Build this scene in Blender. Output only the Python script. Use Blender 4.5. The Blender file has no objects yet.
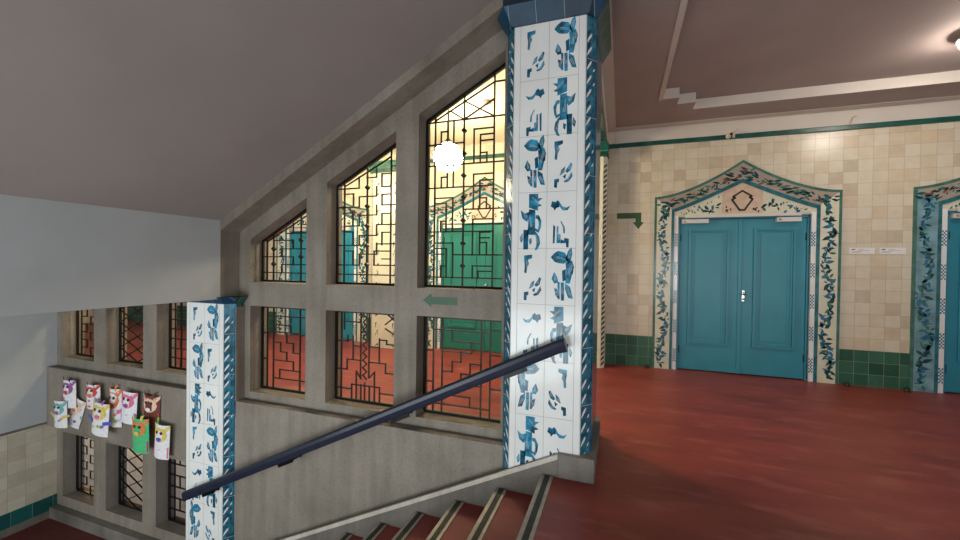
import bpy, bmesh, math, random
from mathutils import Vector, Matrix
C = bpy.context.scene.collection
PI = math.pi
rnd = random.Random(7)

# ------------------------------------------------------------------ materials
def nt(name):
    m = bpy.data.materials.new(name); m.use_nodes = True
    t = m.node_tree; b = t.nodes['Principled BSDF']
    return m, t, b
def lin(c):
    return tuple((v/12.92 if v <= .04045 else ((v+.055)/1.055)**2.4) for v in c) + (1,)
def rgb(r, g, b): return lin((r/255, g/255, b/255))
def noise_mix(t, c1, c2, scale, detail=4, lo=.35, hi=.65, vec=None):
    n = t.nodes.new('ShaderNodeTexNoise'); n.inputs['Scale'].default_value = scale; n.inputs['Detail'].default_value = detail
    co = t.nodes.new('ShaderNodeTexCoord')
    t.links.new(vec if vec else co.outputs['Object'], n.inputs['Vector'])
    r = t.nodes.new('ShaderNodeValToRGB'); r.color_ramp.elements[0].position = lo; r.color_ramp.elements[1].position = hi
    r.color_ramp.elements[0].color = c1; r.color_ramp.elements[1].color = c2
    t.links.new(n.outputs['Fac'], r.inputs['Fac'])
    return r.outputs['Color'], n
def plain(name, col, rough=.6, metal=0, var=.12, scale=6, spec=.5, bump=0, coat=0):
    m, t, b = nt(name)
    c2 = tuple(max(0, v*(1-var)) for v in col[:3]) + (1,)
    c1 = tuple(min(1, v*(1+var*.5)) for v in col[:3]) + (1,)
    o, n = noise_mix(t, c2, c1, scale)
    t.links.new(o, b.inputs['Base Color'])
    b.inputs['Roughness'].default_value = rough; b.inputs['Metallic'].default_value = metal
    b.inputs['Specular IOR Level'].default_value = spec
    b.inputs['Coat Weight'].default_value = coat
    if bump:
        bp = t.nodes.new('ShaderNodeBump'); bp.inputs['Strength'].default_value = bump; bp.inputs['Distance'].default_value = .01
        n2 = t.nodes.new('ShaderNodeTexNoise'); n2.inputs['Scale'].default_value = scale*8
        co = t.nodes.new('ShaderNodeTexCoord'); t.links.new(co.outputs['Object'], n2.inputs['Vector'])
        t.links.new(n2.outputs['Fac'], bp.inputs['Height']); t.links.new(bp.outputs['Normal'], b.inputs['Normal'])
    return m
def emit(name, col, strength):
    m, t, b = nt(name)
    b.inputs['Base Color'].default_value = col
    b.inputs['Emission Color'].default_value = col; b.inputs['Emission Strength'].default_value = strength
    return m
def tiles(name, size, ramp, mortar, rough=.25, axes=('X', 'Z'), off=(0, 0), mort=.012, glaze=.1):
    m, t, b = nt(name)
    co = t.nodes.new('ShaderNodeTexCoord'); sp = t.nodes.new('ShaderNodeSeparateXYZ'); cb = t.nodes.new('ShaderNodeCombineXYZ')
    t.links.new(co.outputs['Object'], sp.inputs[0])
    for i, a in enumerate(axes):
        ad = t.nodes.new('ShaderNodeMath'); ad.operation = 'ADD'; ad.inputs[1].default_value = 31*size + off[i]
        t.links.new(sp.outputs[a], ad.inputs[0]); t.links.new(ad.outputs[0], cb.inputs[i])
    br = t.nodes.new('ShaderNodeTexBrick'); br.offset = 0; br.squash = 1
    br.inputs['Color1'].default_value = (0, 0, 0, 1); br.inputs['Color2'].default_value = (1, 1, 1, 1); br.inputs['Mortar'].default_value = (.5, .5, .5, 1)
    br.inputs['Scale'].default_value = 1/size; br.inputs['Brick Width'].default_value = 1; br.inputs['Row Height'].default_value = 1
    br.inputs['Mortar Size'].default_value = mort; br.inputs['Mortar Smooth'].default_value = .3; br.inputs['Bias'].default_value = 0
    t.links.new(cb.outputs[0], br.inputs['Vector'])
    r = t.nodes.new('ShaderNodeValToRGB'); e = r.color_ramp.elements
    e[0].position, e[0].color = ramp[0]; e[1].position, e[1].color = ramp[-1]
    for p, c in ramp[1:-1]:
        x = e.new(p); x.color = c
    t.links.new(br.outputs['Color'], r.inputs['Fac'])
    n = t.nodes.new('ShaderNodeTexNoise'); n.inputs['Scale'].default_value = 9; n.inputs['Detail'].default_value = 3
    t.links.new(co.outputs['Object'], n.inputs['Vector'])
    mx0 = t.nodes.new('ShaderNodeMix'); mx0.data_type = 'RGBA'; mx0.blend_type = 'OVERLAY'; mx0.inputs[0].default_value = glaze*2
    t.links.new(r.outputs['Color'], mx0.inputs[6]); t.links.new(n.outputs['Fac'], mx0.inputs[7])
    mx = t.nodes.new('ShaderNodeMix'); mx.data_type = 'RGBA'; mx.inputs[7].default_value = mortar
    t.links.new(br.outputs['Fac'], mx.inputs[0]); t.links.new(mx0.outputs[2], mx.inputs[6])
    t.links.new(mx.outputs[2], b.inputs['Base Color'])
    bp = t.nodes.new('ShaderNodeBump'); bp.inputs['Strength'].default_value = .35; bp.inputs['Distance'].default_value = .004; bp.invert = True
    ad = t.nodes.new('ShaderNodeMath'); ad.operation = 'MULTIPLY_ADD'; ad.inputs[1].default_value = .35
    t.links.new(n.outputs['Fac'], ad.inputs[0]); t.links.new(br.outputs['Fac'], ad.inputs[2])
    t.links.new(ad.outputs[0], bp.inputs['Height']); t.links.new(bp.outputs['Normal'], b.inputs['Normal'])
    b.inputs['Roughness'].default_value = rough
    return m

def floor_mat(name, c1, c2, sheen_col, rough):
    m, t, b = nt(name)
    co = t.nodes.new('ShaderNodeTexCoord'); mp = t.nodes.new('ShaderNodeMapping')
    mp.inputs['Rotation'].default_value = (0, 0, .5); mp.inputs['Scale'].default_value = (1, 3.2, 1)
    t.links.new(co.outputs['Object'], mp.inputs['Vector'])
    o, n = noise_mix(t, c1, c2, 1.1, 6, .3, .7, mp.outputs['Vector'])
    o2, n2 = noise_mix(t, (0, 0, 0, 1), (1, 1, 1, 1), 2.6, 8, .52, .8, mp.outputs['Vector'])
    mx = t.nodes.new('ShaderNodeMix'); mx.data_type = 'RGBA'; mx.inputs[7].default_value = sheen_col  # floor sheen painted in as paler mottled colour
    mu = t.nodes.new('ShaderNodeMath'); mu.operation = 'MULTIPLY'; mu.inputs[1].default_value = .6
    t.links.new(o2, mu.inputs[0]); t.links.new(mu.outputs[0], mx.inputs[0]); t.links.new(o, mx.inputs[6])
    t.links.new(mx.outputs[2], b.inputs['Base Color'])
    ra = t.nodes.new('ShaderNodeMath'); ra.operation = 'MULTIPLY_ADD'; ra.inputs[1].default_value = .16; ra.inputs[2].default_value = rough
    t.links.new(n2.outputs['Fac'], ra.inputs[0]); t.links.new(ra.outputs[0], b.inputs['Roughness'])
    b.inputs['Specular IOR Level'].default_value = .4
    return m
def stone_mat(name, a, c, streak=(.5, .5, .5, 1), rough=.75):
    m, t, b = nt(name)
    co = t.nodes.new('ShaderNodeTexCoord')
    o, n = noise_mix(t, a, c, 2.2, 8, .3, .7)
    f, n2 = noise_mix(t, (.62, .62, .62, 1), (1, 1, 1, 1), 70, 3, .3, .55)
    mp = t.nodes.new('ShaderNodeMapping'); mp.inputs['Scale'].default_value = (9, 9, .7)
    t.links.new(co.outputs['Object'], mp.inputs['Vector'])
    s, n3 = noise_mix(t, (.78, .78, .76, 1), (1.0, 1.0, 1.0, 1), 1.2, 5, .35, .6, mp.outputs['Vector'])
    m1 = t.nodes.new('ShaderNodeMix'); m1.data_type = 'RGBA'; m1.blend_type = 'MULTIPLY'; m1.inputs[0].default_value = .45
    t.links.new(o, m1.inputs[6]); t.links.new(f, m1.inputs[7])
    m2 = t.nodes.new('ShaderNodeMix'); m2.data_type = 'RGBA'; m2.blend_type = 'MULTIPLY'; m2.inputs[0].default_value = .8
    t.links.new(m1.outputs[2], m2.inputs[6]); t.links.new(s, m2.inputs[7])
    t.links.new(m2.outputs[2], b.inputs['Base Color'])
    bp = t.nodes.new('ShaderNodeBump'); bp.inputs['Strength'].default_value = .25; bp.inputs['Distance'].default_value = .006
    t.links.new(n2.outputs['Fac'], bp.inputs['Height']); t.links.new(bp.outputs['Normal'], b.inputs['Normal'])
    b.inputs['Roughness'].default_value = rough
    return m

M = {}
M['floor'] = floor_mat('red_screed', rgb(120, 46, 40), rgb(146, 62, 53), rgb(176, 112, 100), .33)
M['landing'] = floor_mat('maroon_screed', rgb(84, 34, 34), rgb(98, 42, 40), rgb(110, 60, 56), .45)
M['tread'] = floor_mat('red_tread', rgb(124, 52, 48), rgb(142, 62, 56), rgb(150, 84, 76), .45)
M['mauve'] = plain('mauve_paint', rgb(166, 152, 149), .8, var=.06, scale=1.5, bump=.05)
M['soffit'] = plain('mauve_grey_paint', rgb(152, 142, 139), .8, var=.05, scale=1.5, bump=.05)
M['cream_ceiling'] = plain('cream_paint', rgb(226, 218, 190), .8, var=.05, scale=1.5)
M['white'] = plain('white_paint', rgb(206, 198, 190), .7, var=.05, scale=2)
M['plaster'] = plain('grey_white_plaster', rgb(184, 187, 190), .85, var=.07, scale=1.8, bump=.08)
M['plaster_white'] = plain('white_landing_plaster', rgb(228, 226, 222), .85, var=.06, scale=1.8, bump=.08)
M['stone'] = stone_mat('grey_cast_stone', rgb(127, 118, 107), rgb(151, 141, 130))
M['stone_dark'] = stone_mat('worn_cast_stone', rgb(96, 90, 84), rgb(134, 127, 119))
M['stone_light'] = stone_mat('pale_cast_stone', rgb(190, 180, 168), rgb(212, 204, 192))
cream_ramp = [(0, rgb(194, 180, 158)), (.12, rgb(206, 192, 168)), (.2, rgb(211, 200, 180)), (.5, rgb(215, 206, 188)), (.7, rgb(213, 203, 182)), (.85, rgb(210, 198, 176)), (1, rgb(208, 190, 164))]
M['cream_tile'] = tiles('cream_wall_tiles', .155, cream_ramp, rgb(168, 150, 122), .28, off=(.05, .0))
M['green_tile'] = tiles('green_dado_tiles', .155, [(0, rgb(38, 82, 66)), (.5, rgb(50, 98, 78)), (1, rgb(58, 108, 86))], rgb(150, 160, 140), .22, off=(.05, 0))
M['cream_tile_y'] = tiles('cream_landing_tiles', .155, [(0, rgb(186, 176, 156)), (.5, rgb(198, 190, 170)), (1, rgb(206, 198, 180))], rgb(160, 150, 134), .3, axes=('Y', 'Z'))
M['cream_tile_far'] = tiles('yellow_lower_tiles', .155, cream_ramp, rgb(168, 150, 122), .3)
M['teal_tile_y'] = tiles('teal_landing_tiles', .19, [(0, rgb(20, 72, 72)), (1, rgb(34, 96, 94))], rgb(120, 140, 132), .2, axes=('Y', 'Z'))
M['cap_blue'] = tiles('blue_capital_tiles', .2, [(0, rgb(10, 48, 74)), (.5, rgb(16, 62, 92)), (1, rgb(24, 78, 108))], rgb(130, 150, 152), .5, glaze=.35)
M['impost'] = plain('dark_slate_glaze', rgb(38, 54, 66), .3, var=.3)
M['cap_green'] = tiles('green_capital_tiles', .2, [(0, rgb(22, 70, 62)), (1, rgb(34, 92, 80))], rgb(130, 150, 138), .2, axes=('Y', 'Z'), glaze=.3)
M['green_trim'] = plain('green_trim_glaze', rgb(26, 84, 76), .3, var=.3, scale=9)
M['white_glaze'] = plain('white_glaze', rgb(236, 236, 234), .15, var=.05, scale=3)
M['blue_glaze'] = plain('blue_glaze', rgb(52, 134, 168), .15, var=.7, scale=16)
M['blue_deep'] = plain('deep_blue_glaze', rgb(30, 96, 128), .15, var=.6, scale=20)
M['blue_rope'] = plain('rope_blue_glaze', rgb(58, 118, 140), .15, var=.55, scale=14)
M['grout'] = plain('tile_grout', rgb(176, 176, 172), .8)
M['teal_edge'] = plain('teal_edge_glaze', rgb(44, 110, 122), .2, var=.35, scale=10)
M['green_edge'] = plain('green_edge_glaze', rgb(70, 116, 104), .2, var=.3, scale=10)
M['arch_bg'] = plain('mauve_grey_glaze', rgb(164, 152, 140), .25, var=.12, scale=12)
M['jamb_bg'] = plain('ivory_glaze', rgb(216, 214, 192), .25, var=.08, scale=8)
M['jamb_blue'] = plain('pale_blue_glaze', rgb(120, 160, 172), .25, var=.35, scale=7)
M['leaf_dark'] = plain('dark_leaf_glaze', rgb(30, 74, 78), .2, var=.4, scale=20)
M['leaf_blue'] = plain('blue_leaf_glaze', rgb(52, 116, 148), .2, var=.4, scale=20)
M['leaf_green'] = plain('green_leaf_glaze', rgb(66, 122, 112), .2, var=.4, scale=20)
M['rust'] = plain('rust_glaze', rgb(128, 70, 56), .3)
M['pink_tile'] = plain('pinkish_tile', rgb(212, 186, 164), .25, var=.1, scale=14)
M['ink'] = plain('dark_brown_glaze', rgb(48, 36, 34), .3)
M['door'] = plain('teal_blue_door_paint', rgb(44, 136, 158), .36, var=.07, scale=3)
M['door_green'] = plain('warm_lit_door_paint', rgb(38, 120, 108), .36, var=.07, scale=3)  # green cast of the warm corridor light put into the door colour
M['door_gap'] = plain('dark_teal_gap', rgb(10, 46, 58), .6)
M['chrome'] = plain('chrome', rgb(200, 205, 208), .18, 1, var=.05)
M['silver'] = plain('silver_paint', rgb(214, 208, 202), .4, .1, var=.04)
M['iron'] = plain('black_wrought_iron', rgb(30, 24, 20), .45, .5, var=.3, scale=30)
M['rail'] = plain('navy_handrail', rgb(34, 40, 58), .26, var=.12, scale=10, spec=.4)
M['bracket'] = plain('black_steel', rgb(16, 16, 18), .35, .6)
M['nose_light'] = plain('worn_pale_nosing', rgb(176, 170, 154), .45, .2, var=.2, scale=14)
M['nose_dark'] = plain('dark_rubber_insert', rgb(58, 60, 56), .7, var=.25, scale=20)
M['arrow'] = plain('green_arrow_film', rgb(46, 88, 60), .45, var=.05)
M['arrow2'] = plain('dark_green_arrow_film', rgb(52, 82, 34), .45, var=.05)
M['paper'] = plain('white_paper', rgb(232, 230, 232), .7, var=.03)
M['smudge'] = plain('grey_print', rgb(150, 142, 134), .7)
M['smudge_dark'] = plain('brown_print', rgb(110, 92, 80), .7)
M['cam_white'] = plain('ivory_plastic', rgb(206, 196, 178), .5)
M['black'] = plain('black_plastic', rgb(18, 18, 18), .5)
M['globe'] = emit('opal_globe_glass', (1, .84, .56, 1), 120)
M['bowl'] = emit('opal_bowl_glass', (1, .88, .76, 1), 82)
M['bronze'] = plain('dark_bronze', rgb(72, 58, 46), .4, .7)

# ------------------------------------------------------------------ mesh builder
class MB:
    def __init__(s): s.v = []; s.f = []; s.m = []; s.mats = []
    def mi(s, name):
        if name not in s.mats: s.mats.append(name)
        return s.mats.index(name)
    def face(s, pts, mat):
        n = len(s.v); s.v += [tuple(p) for p in pts]; s.f.append(list(range(n, n+len(pts)))); s.m.append(s.mi(mat))
    def box(s, x0, x1, y0, y1, z0, z1, mat, skip=''):
        P = [(x, y, z) for x in (x0, x1) for y in (y0, y1) for z in (z0, z1)]
        n = len(s.v); s.v += P; k = s.mi(mat)
        F = {'l': (0, 1, 3, 2), 'r': (4, 6, 7, 5), 'f': (0, 4, 5, 1), 'b': (2, 3, 7, 6), 'd': (0, 2, 6, 4), 'u': (1, 5, 7, 3)}
        for key, q in F.items():
            if key in skip: continue
            s.f.append([n+i for i in q]); s.m.append(k)
    def prism(s, pts, a, b, mat, axis='Y', side=None):
        """polygon in the plane normal to axis, extruded from a to b. pts: (X,Z) for Y, (Y,Z) for X, (X,Y) for Z"""
        def P(p, h):
            return {'Y': (p[0], h, p[1]), 'X': (h, p[0], p[1]), 'Z': (p[0], p[1], h)}[axis]
        n = len(s.v); k = len(pts)
        s.v += [P(p, a) for p in pts] + [P(p, b) for p in pts]
        i1 = s.mi(mat); i2 = s.mi(side or mat)
        s.f.append([n+i for i in range(k)]); s.m.append(i1)
        s.f.append([n+k+i for i in range(k-1, -1, -1)]); s.m.append(i1)
        for i in range(k):
            j = (i+1) % k
            s.f.append([n+i, n+k+i, n+k+j, n+j]); s.m.append(i2)
    def bar(s, p, q, w, mat, d=None, up=(0, 1, 0)):
        p = Vector(p); q = Vector(q); d = d or w
        t = (q-p)
        if t.length < 1e-6: return
        t.normalize(); u = Vector(up)
        if abs(t.dot(u)) > .98: u = Vector((1, 0, 0))
        a = t.cross(u).normalized()*w/2; b = a.cross(t).normalized()*d/2
        n = len(s.v)
        for c in (p, q):
            for sa, sb in ((-1, -1), (1, -1), (1, 1), (-1, 1)): s.v.append(tuple(c+a*sa+b*sb))
        k = s.mi(mat)
        for q4 in ((0, 1, 2, 3), (7, 6, 5, 4), (0, 4, 5, 1), (1, 5, 6, 2), (2, 6, 7, 3), (3, 7, 4, 0)):
            s.f.append([n+i for i in q4]); s.m.append(k)
    def sweep(s, path, prof, mat, right=(0, 1, 0)):
        """profile (r,u) swept along path; right = fixed sideways axis"""
        R = Vector(right); n = len(s.v); k = len(prof); path = [Vector(p) for p in path]
        for i, p in enumerate(path):
            t = (path[min(i+1, len(path)-1)]-path[max(i-1, 0)]).normalized()
            u = R.cross(t).normalized()
            if u.z < 0: u = -u
            for r, h in prof: s.v.append(tuple(p+R*r+u*h))
        mi = s.mi(mat)
        for i in range(len(path)-1):
            for j in range(k):
                a = n+i*k+j; b = n+i*k+(j+1) % k
                s.f.append([a, b, b+k, a+k]); s.m.append(mi)
        s.f.append([n+j for j in range(k-1, -1, -1)]); s.m.append(mi)
        s.f.append([n+(len(path)-1)*k+j for j in range(k)]); s.m.append(mi)
    def tube(s, path, r, mat, seg=8):
        path = [Vector(p) for p in path]; n = len(s.v); mi = s.mi(mat)
        for i, p in enumerate(path):
            t = (path[min(i+1, len(path)-1)]-path[max(i-1, 0)]).normalized()
            u = Vector((0, 0, 1)) if abs(t.z) < .9 else Vector((1, 0, 0))
            a = t.cross(u).normalized(); b = t.cross(a).normalized()
            for j in range(seg): s.v.append(tuple(p+a*r*math.cos(2*PI*j/seg)+b*r*math.sin(2*PI*j/seg)))
        for i in range(len(path)-1):
            for j in range(seg):
                q = n+i*seg+j; w = n+i*seg+(j+1) % seg
                s.f.append([q, w, w+seg, q+seg]); s.m.append(mi)
        s.f.append([n+j for j in range(seg)]); s.m.append(mi)
        s.f.append([n+(len(path)-1)*seg+j for j in range(seg-1, -1, -1)]); s.m.append(mi)
    def lathe(s, prof, c, mat, seg=32, axis='Z'):
        n = len(s.v); k = len(prof); mi = s.mi(mat)
        for i in range(seg):
            a = 2*PI*i/seg
            for r, h in prof:
                if axis == 'Z': s.v.append((c[0]+r*math.cos(a), c[1]+r*math.sin(a), c[2]+h))
                else: s.v.append((c[0]+r*math.cos(a), c[1]+h, c[2]+r*math.sin(a)))
        for i in range(seg):
            j = (i+1) % seg
            for q in range(k-1):
                s.f.append([n+i*k+q, n+j*k+q, n+j*k+q+1, n+i*k+q+1]); s.m.append(mi)
    def build(s, name, parent=None, smooth=False, bevel=0, origin=None):
        me = bpy.data.meshes.new(name)
        me.from_pydata(s.v, [], s.f)
        for k in s.mats: me.materials.append(M[k])
        me.polygons.foreach_set('material_index', s.m)
        if smooth: me.polygons.foreach_set('use_smooth', [True]*len(s.f))
        bm = bmesh.new(); bm.from_mesh(me)
        if smooth or bevel: bmesh.ops.remove_doubles(bm, verts=bm.verts, dist=1e-5)
        bmesh.ops.recalc_face_normals(bm, faces=bm.faces)
        bm.to_mesh(me); bm.free(); me.update()
        o = bpy.data.objects.new(name, me); C.objects.link(o)
        if parent is not None:
            o.parent = parent
            o.matrix_parent_inverse = parent.matrix_basis.inverted()   # parts are modelled in world space
        if bevel:
            b = o.modifiers.new('edge', 'BEVEL'); b.width = bevel; b.segments = 2; b.limit_method = 'ANGLE'
        return o
def root(name, loc, label=None, cat=None, group=None, kind=None):
    o = bpy.data.objects.new(name, None); C.objects.link(o); o.location = loc; o.empty_display_size = .1
    o.matrix_basis = Matrix.Translation(loc)
    return tag(o, label, cat, group, kind)
def tag(o, label=None, cat=None, group=None, kind=None):
    if label: o['label'] = label
    if cat: o['category'] = cat
    if group: o['group'] = group
    if kind: o['kind'] = kind
    return o
def struct(mb, name, label, cat, **k):
    return tag(mb.build(name, **k), label, cat, kind='structure')

# a flat patterned plane: maps (u,v) -> 3D with an outward lift
class Plane:
    def __init__(s, o, u, v, n): s.o = Vector(o); s.u = Vector(u); s.v = Vector(v); s.n = Vector(n)
    def at(s, u, v, h=0): return s.o+s.u*u+s.v*v+s.n*h
    def poly(s, mb, pts, mat, h=.0015): mb.face([s.at(u, v, h) for u, v in pts], mat)
    def rect(s, mb, u0, u1, v0, v1, mat, h=.0015): s.poly(mb, [(u0, v0), (u1, v0), (u1, v1), (u0, v1)], mat, h)
def leaf(c, ang, L, W, bend=.25):
    pts = []
    for k in range(7):
        t = k/6; w = math.sin(PI*t**.8)*W/2
        pts.append((t*L, w+bend*L*t*t))
    for k in range(5, 0, -1):
        t = k/6; w = math.sin(PI*t**.8)*W/2
        pts.append((t*L, -w+bend*L*t*t))
    ca, sa = math.cos(ang), math.sin(ang)
    return [(c[0]+x*ca-y*sa, c[1]+x*sa+y*ca) for x, y in pts]

# ------------------------------------------------------------------ dimensions (metres)
YB = 6.56          # tiled back wall of the hall
YW = 3.08          # face of the pierced stone screen
YA = 2.98          # face of the stone apron below its windows
YG = 3.22          # iron grilles
YK = 3.30          # back of the screen
ZL = -1.80         # half landing
SL = .565          # pitch of the flight above
ztop = lambda x: 1.735+.555*(x+3.55)
zbeam = lambda x: 1.83+SL*(x+3.66)
zsoff = lambda x: 1.93+SL*(x+3.66)
NX, RUN, RISE = -.49, .338, .1636

# ------------------------------------------------------------------ setting
b = MB(); b.box(-.49, 7, -3.2, YB+.25, -.25, 0, 'floor'); b.box(-12, -.49, YK, YB+.25, -.25, 0, 'floor')
b.box(-.6, -.49, 2.88, YK, -.25, 0, 'floor')
struct(b, 'floor', 'worn glossy red floor of the upper hall', 'floor')
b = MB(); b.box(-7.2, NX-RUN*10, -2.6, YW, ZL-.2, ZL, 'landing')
struct(b, 'floor_landing', 'red floor of the half landing at the foot of the stairs', 'floor')
b = MB(); b.box(-13, -3.5, YK, 7, -3.5, -3.3, 'floor')
struct(b, 'floor_basement', 'red floor glimpsed through the lowest grilles', 'floor')

# back wall with openings for the doors
DOORS = [1.60, 4.585, -2.23, -5.69]
DW, DH = .80, 2.25
b = MB()
xs = [-12]
for c in sorted(DOORS): xs += [c-DW, c+DW]
xs.append(7)
for i in range(0, len(xs), 2): b.box(xs[i], xs[i+1], YB, YB+.25, 0, DH, 'cream_tile')
b.box(-12, 7, YB, YB+.25, DH, 3.75, 'cream_tile')
struct(b, 'wall_back', 'cream and tan square tiled wall with the teal doors', 'wall')
b = MB()
xs = [-12]
for c in sorted(DOORS): xs += [c-1.13, c+1.13]
xs.append(7)
for i in range(0, len(xs), 2): b.box(xs[i], xs[i+1], YB-.006, YB, 0, .465, 'green_tile')
struct(b, 'baseboard_back', 'dark green tiled dado along the foot of the cream wall', 'baseboard')
b = MB(); b.box(-12, 7, YB-.03, YB, 3.335, 3.40, 'green_trim')
struct(b, 'trim_1', 'thin dark green glazed strip along the top of the cream tiles', 'trim', bevel=.006)
b = MB(); b.box(-.1, 7, YB-.012, YB, 3.40, 3.62, 'white')
struct(b, 'trim_2', 'plain white frieze between green strip and mauve ceiling', 'trim')
b = MB(); b.box(7, 7.2, -3.2, YB+.25, -.2, 3.9, 'cream_tile_y')
struct(b, 'wall_right', 'tiled right wall of the hall', 'wall')
b = MB(); b.box(-12.2, -12, YK, YB+.25, -.2, 3.75, 'cream_tile_y')
struct(b, 'wall_far_left', 'far end wall of the corridor behind the screen', 'wall')
# outer walls behind the camera, with a low stair window and an unseen hall window added for its light
b = MB()
b.box(-7.2, -4.5, -2.2, -2.0, .4, 4, 'plaster'); b.box(-7.2, -4.5, -2.2, -2.0, ZL, -1.1, 'plaster'); b.box(-4.5, -.5, -2.2, -2.0, .65, 4, 'plaster'); b.box(-4.5, -.5, -2.2, -2.0, ZL, -1.15, 'plaster')
b.box(-.5, -.3, -2.8, -2.0, -.2, 4, 'plaster')
b.box(-.5, .6, -3.0, -2.8, -.2, 4, 'plaster'); b.box(5.4, 7.2, -3.0, -2.8, -.2, 4, 'plaster'); b.box(.6, 5.4, -3.0, -2.8, 2.1, 4, 'plaster'); b.box(.6, 5.4, -3.0, -2.8, -.2, .5, 'plaster')
struct(b, 'wall_rear', 'plastered outer wall around the stair window and the added hall window', 'wall')
for num, (x0, x1, y, z0, z1) in enumerate(((-4.5, -.5, -2.12, -1.15, .65), (.6, 5.4, -2.92, .5, 2.1)), 1):
    b = MB()
    for k in range(5): b.box(x0+(x1-x0-.06)*k/4, x0+(x1-x0-.06)*k/4+.06, y-.03, y+.03, z0, z1, 'white')
    for z in (z0, (z0+z1)/2, z1-.06): b.box(x0, x1, y-.03, y+.03, z, z+.06, 'white')
    struct(b, 'window_%d' % num, ('white framed low stair window', 'added white framed hall window, out of view')[num-1], 'window')

# ceiling of the hall: mauve with a stepped sunk coffer edged in white
ZC, ZI = 3.60, 3.725
cof = [(.461, -2.3), (.461, 5.487), (.65, 5.487), (.65, 5.70), (.865, 5.70), (.865, 5.936), (6.6, 5.936), (6.6, -2.3)]
b = MB()
# the ring around the coffer, cut into strips that share the stepped outline
for q in ([(-.72, -2.6), (.461, -2.6), (.461, 5.487), (-.72, 5.487)],
          [(-.72, 5.487), (.65, 5.487), (.65, 5.70), (-.72, 5.70)],
          [(-.72, 5.70), (.865, 5.70), (.865, 5.936), (-.72, 5.936)],
          [(-.72, 5.936), (7, 5.936), (7, YB), (-.72, YB)],
          [(6.6, -2.6), (7, -2.6), (7, 5.936), (6.6, 5.936)], [(.461, -2.6), (6.6, -2.6), (6.6, -2.3), (.461, -2.3)]):
    b.face([(x, y, ZC) for x, y in q], 'mauve')
for i in range(len(cof)):
    p, q = cof[i], cof[(i+1) % len(cof)]
    b.face([(p[0], p[1], ZC), (q[0], q[1], ZC), (q[0], q[1], ZI), (p[0], p[1], ZI)], 'white')
b.face([(x, y, ZI) for x, y in cof], 'mauve')
b.box(-.72, 7, -2.6, YB, 3.95, 4.0, 'mauve')
struct(b, 'ceiling', 'mauve hall ceiling with a stepped sunken field edged in white', 'ceiling')
b = MB()
b.box(.412, .463, -2.3, 5.487, ZC-.012, ZC, 'white')
for p, q in zip(cof[1:6], cof[2:7]):
    pass
struct(b, 'trim_3', 'narrow white bead along the left side of the sunken ceiling field', 'trim')
b = MB(); b.box(-12, -.85, YK, YB, ZC, ZC+.1, 'cream_ceiling')
struct(b, 'ceiling_corridor', 'cream corridor ceiling seen through the grilles', 'ceiling')
# beam from the tall pillar to the back wall
b = MB()
b.box(-.85, -.215, 3.70, YB, 3.385, 3.62, 'white'); b.box(-.215, -.1, 2.9, YB-.16, ZC-.006, ZC+.01, 'white'); b.box(-.215, 7, YB-.16, YB-.012, ZC-.006, ZC+.01, 'white'); b.box(-.85, -.235, 3.72, 6.1, 3.33, 3.385, 'cap_green')
struct(b, 'beam', 'white ceiling beam with green tiled underside above the pillar', 'beam')
# sloping soffit of the next flight, its stone edge beam and the bulkhead below it
b = MB()
x1 = -.72
P = [(-3.70, zsoff(-3.70)), (-1.30, zsoff(-1.30)-.01), (x1, zsoff(x1)), (x1, zsoff(x1)+.3), (-3.70, zsoff(-3.70)+.3)]
b.prism(P, -2.6, 2.865, 'soffit', 'Y')
struct(b, 'ceiling_slope', 'sloping mauve grey underside of the next flight of stairs', 'ceiling')
b = MB(); b.box(-3.95, -3.70, -2.6, 2.87, 1.135, 2.3, 'plaster')
struct(b, 'wall_bulkhead', 'plain grey white bulkhead hanging over the half landing', 'wall')
b = MB(); b.box(-7.2, -3.95, -2.6, YW, 1.3, 1.5, 'plaster')
struct(b, 'ceiling_landing', 'plain ceiling over the half landing', 'ceiling')
# left wall of the landing
b = MB()
b.box(-7.2, -6.85, -2.6, YK, -.57, 1.4, 'plaster'); b.box(-7.2, -6.85, -2.6, YK, -1.53, -.57, 'cream_tile_y')
b.box(-7.2, -6.842, -2.6, YW, -1.71, -1.53, 'teal_tile_y'); b.box(-7.2, -6.835, -2.6, YW, ZL, -1.71, 'stone_dark')
b.box(-6.85, -6.835, -2.6, YA, -.585, -.56, 'stone_dark')
struct(b, 'wall_left', 'landing wall of grey plaster above cream tiles with a teal tile row', 'wall')

# the pierced stone screen between stair and hall
b = MB()
def slab(x0, x1, z0, z1, y0=YW, y1=YK): b.box(x0, x1, y0, y1, z0, z1, 'stone')
W = [(-3.55, -2.845), (-2.608, -1.872), (-1.65, -.887)]
cols = [(-3.70, -3.55), (-2.845, -2.608), (-1.872, -1.65), (-.887, -.80)]
for x0, x1 in cols:
    b.prism([(x0, .185), (x1, .185), (x1, zbeam(x1)+.15), (x0, zbeam(x0)+.15)], YW, YK, 'stone')
for x0, x1 in W:
    slab(x0, x1, 1.06, 1.30)
    b.prism([(x0, ztop(x0)), (x1, ztop(x1)), (x1, zbeam(x1)+.15), (x0, zbeam(x0)+.15)], YW, YK, 'stone')
slab(-3.70, -.80, -.05, .185)
# edge beam under the sloping soffit, and the upright return beside the bulkhead
b.prism([(-3.70, zbeam(-3.70)), (-.70, zbeam(-.70)), (-.70, zbeam(-.70)+.28), (-3.70, zsoff(-3.70)-.005+.2)], 2.866, YK, 'stone')
b.box(-3.95, -3.70, 2.871, YK, 1.135, 2.0, 'stone')
b.box(-3.95, -3.62, YA, YK, -.05, 1.05, 'stone')
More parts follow.
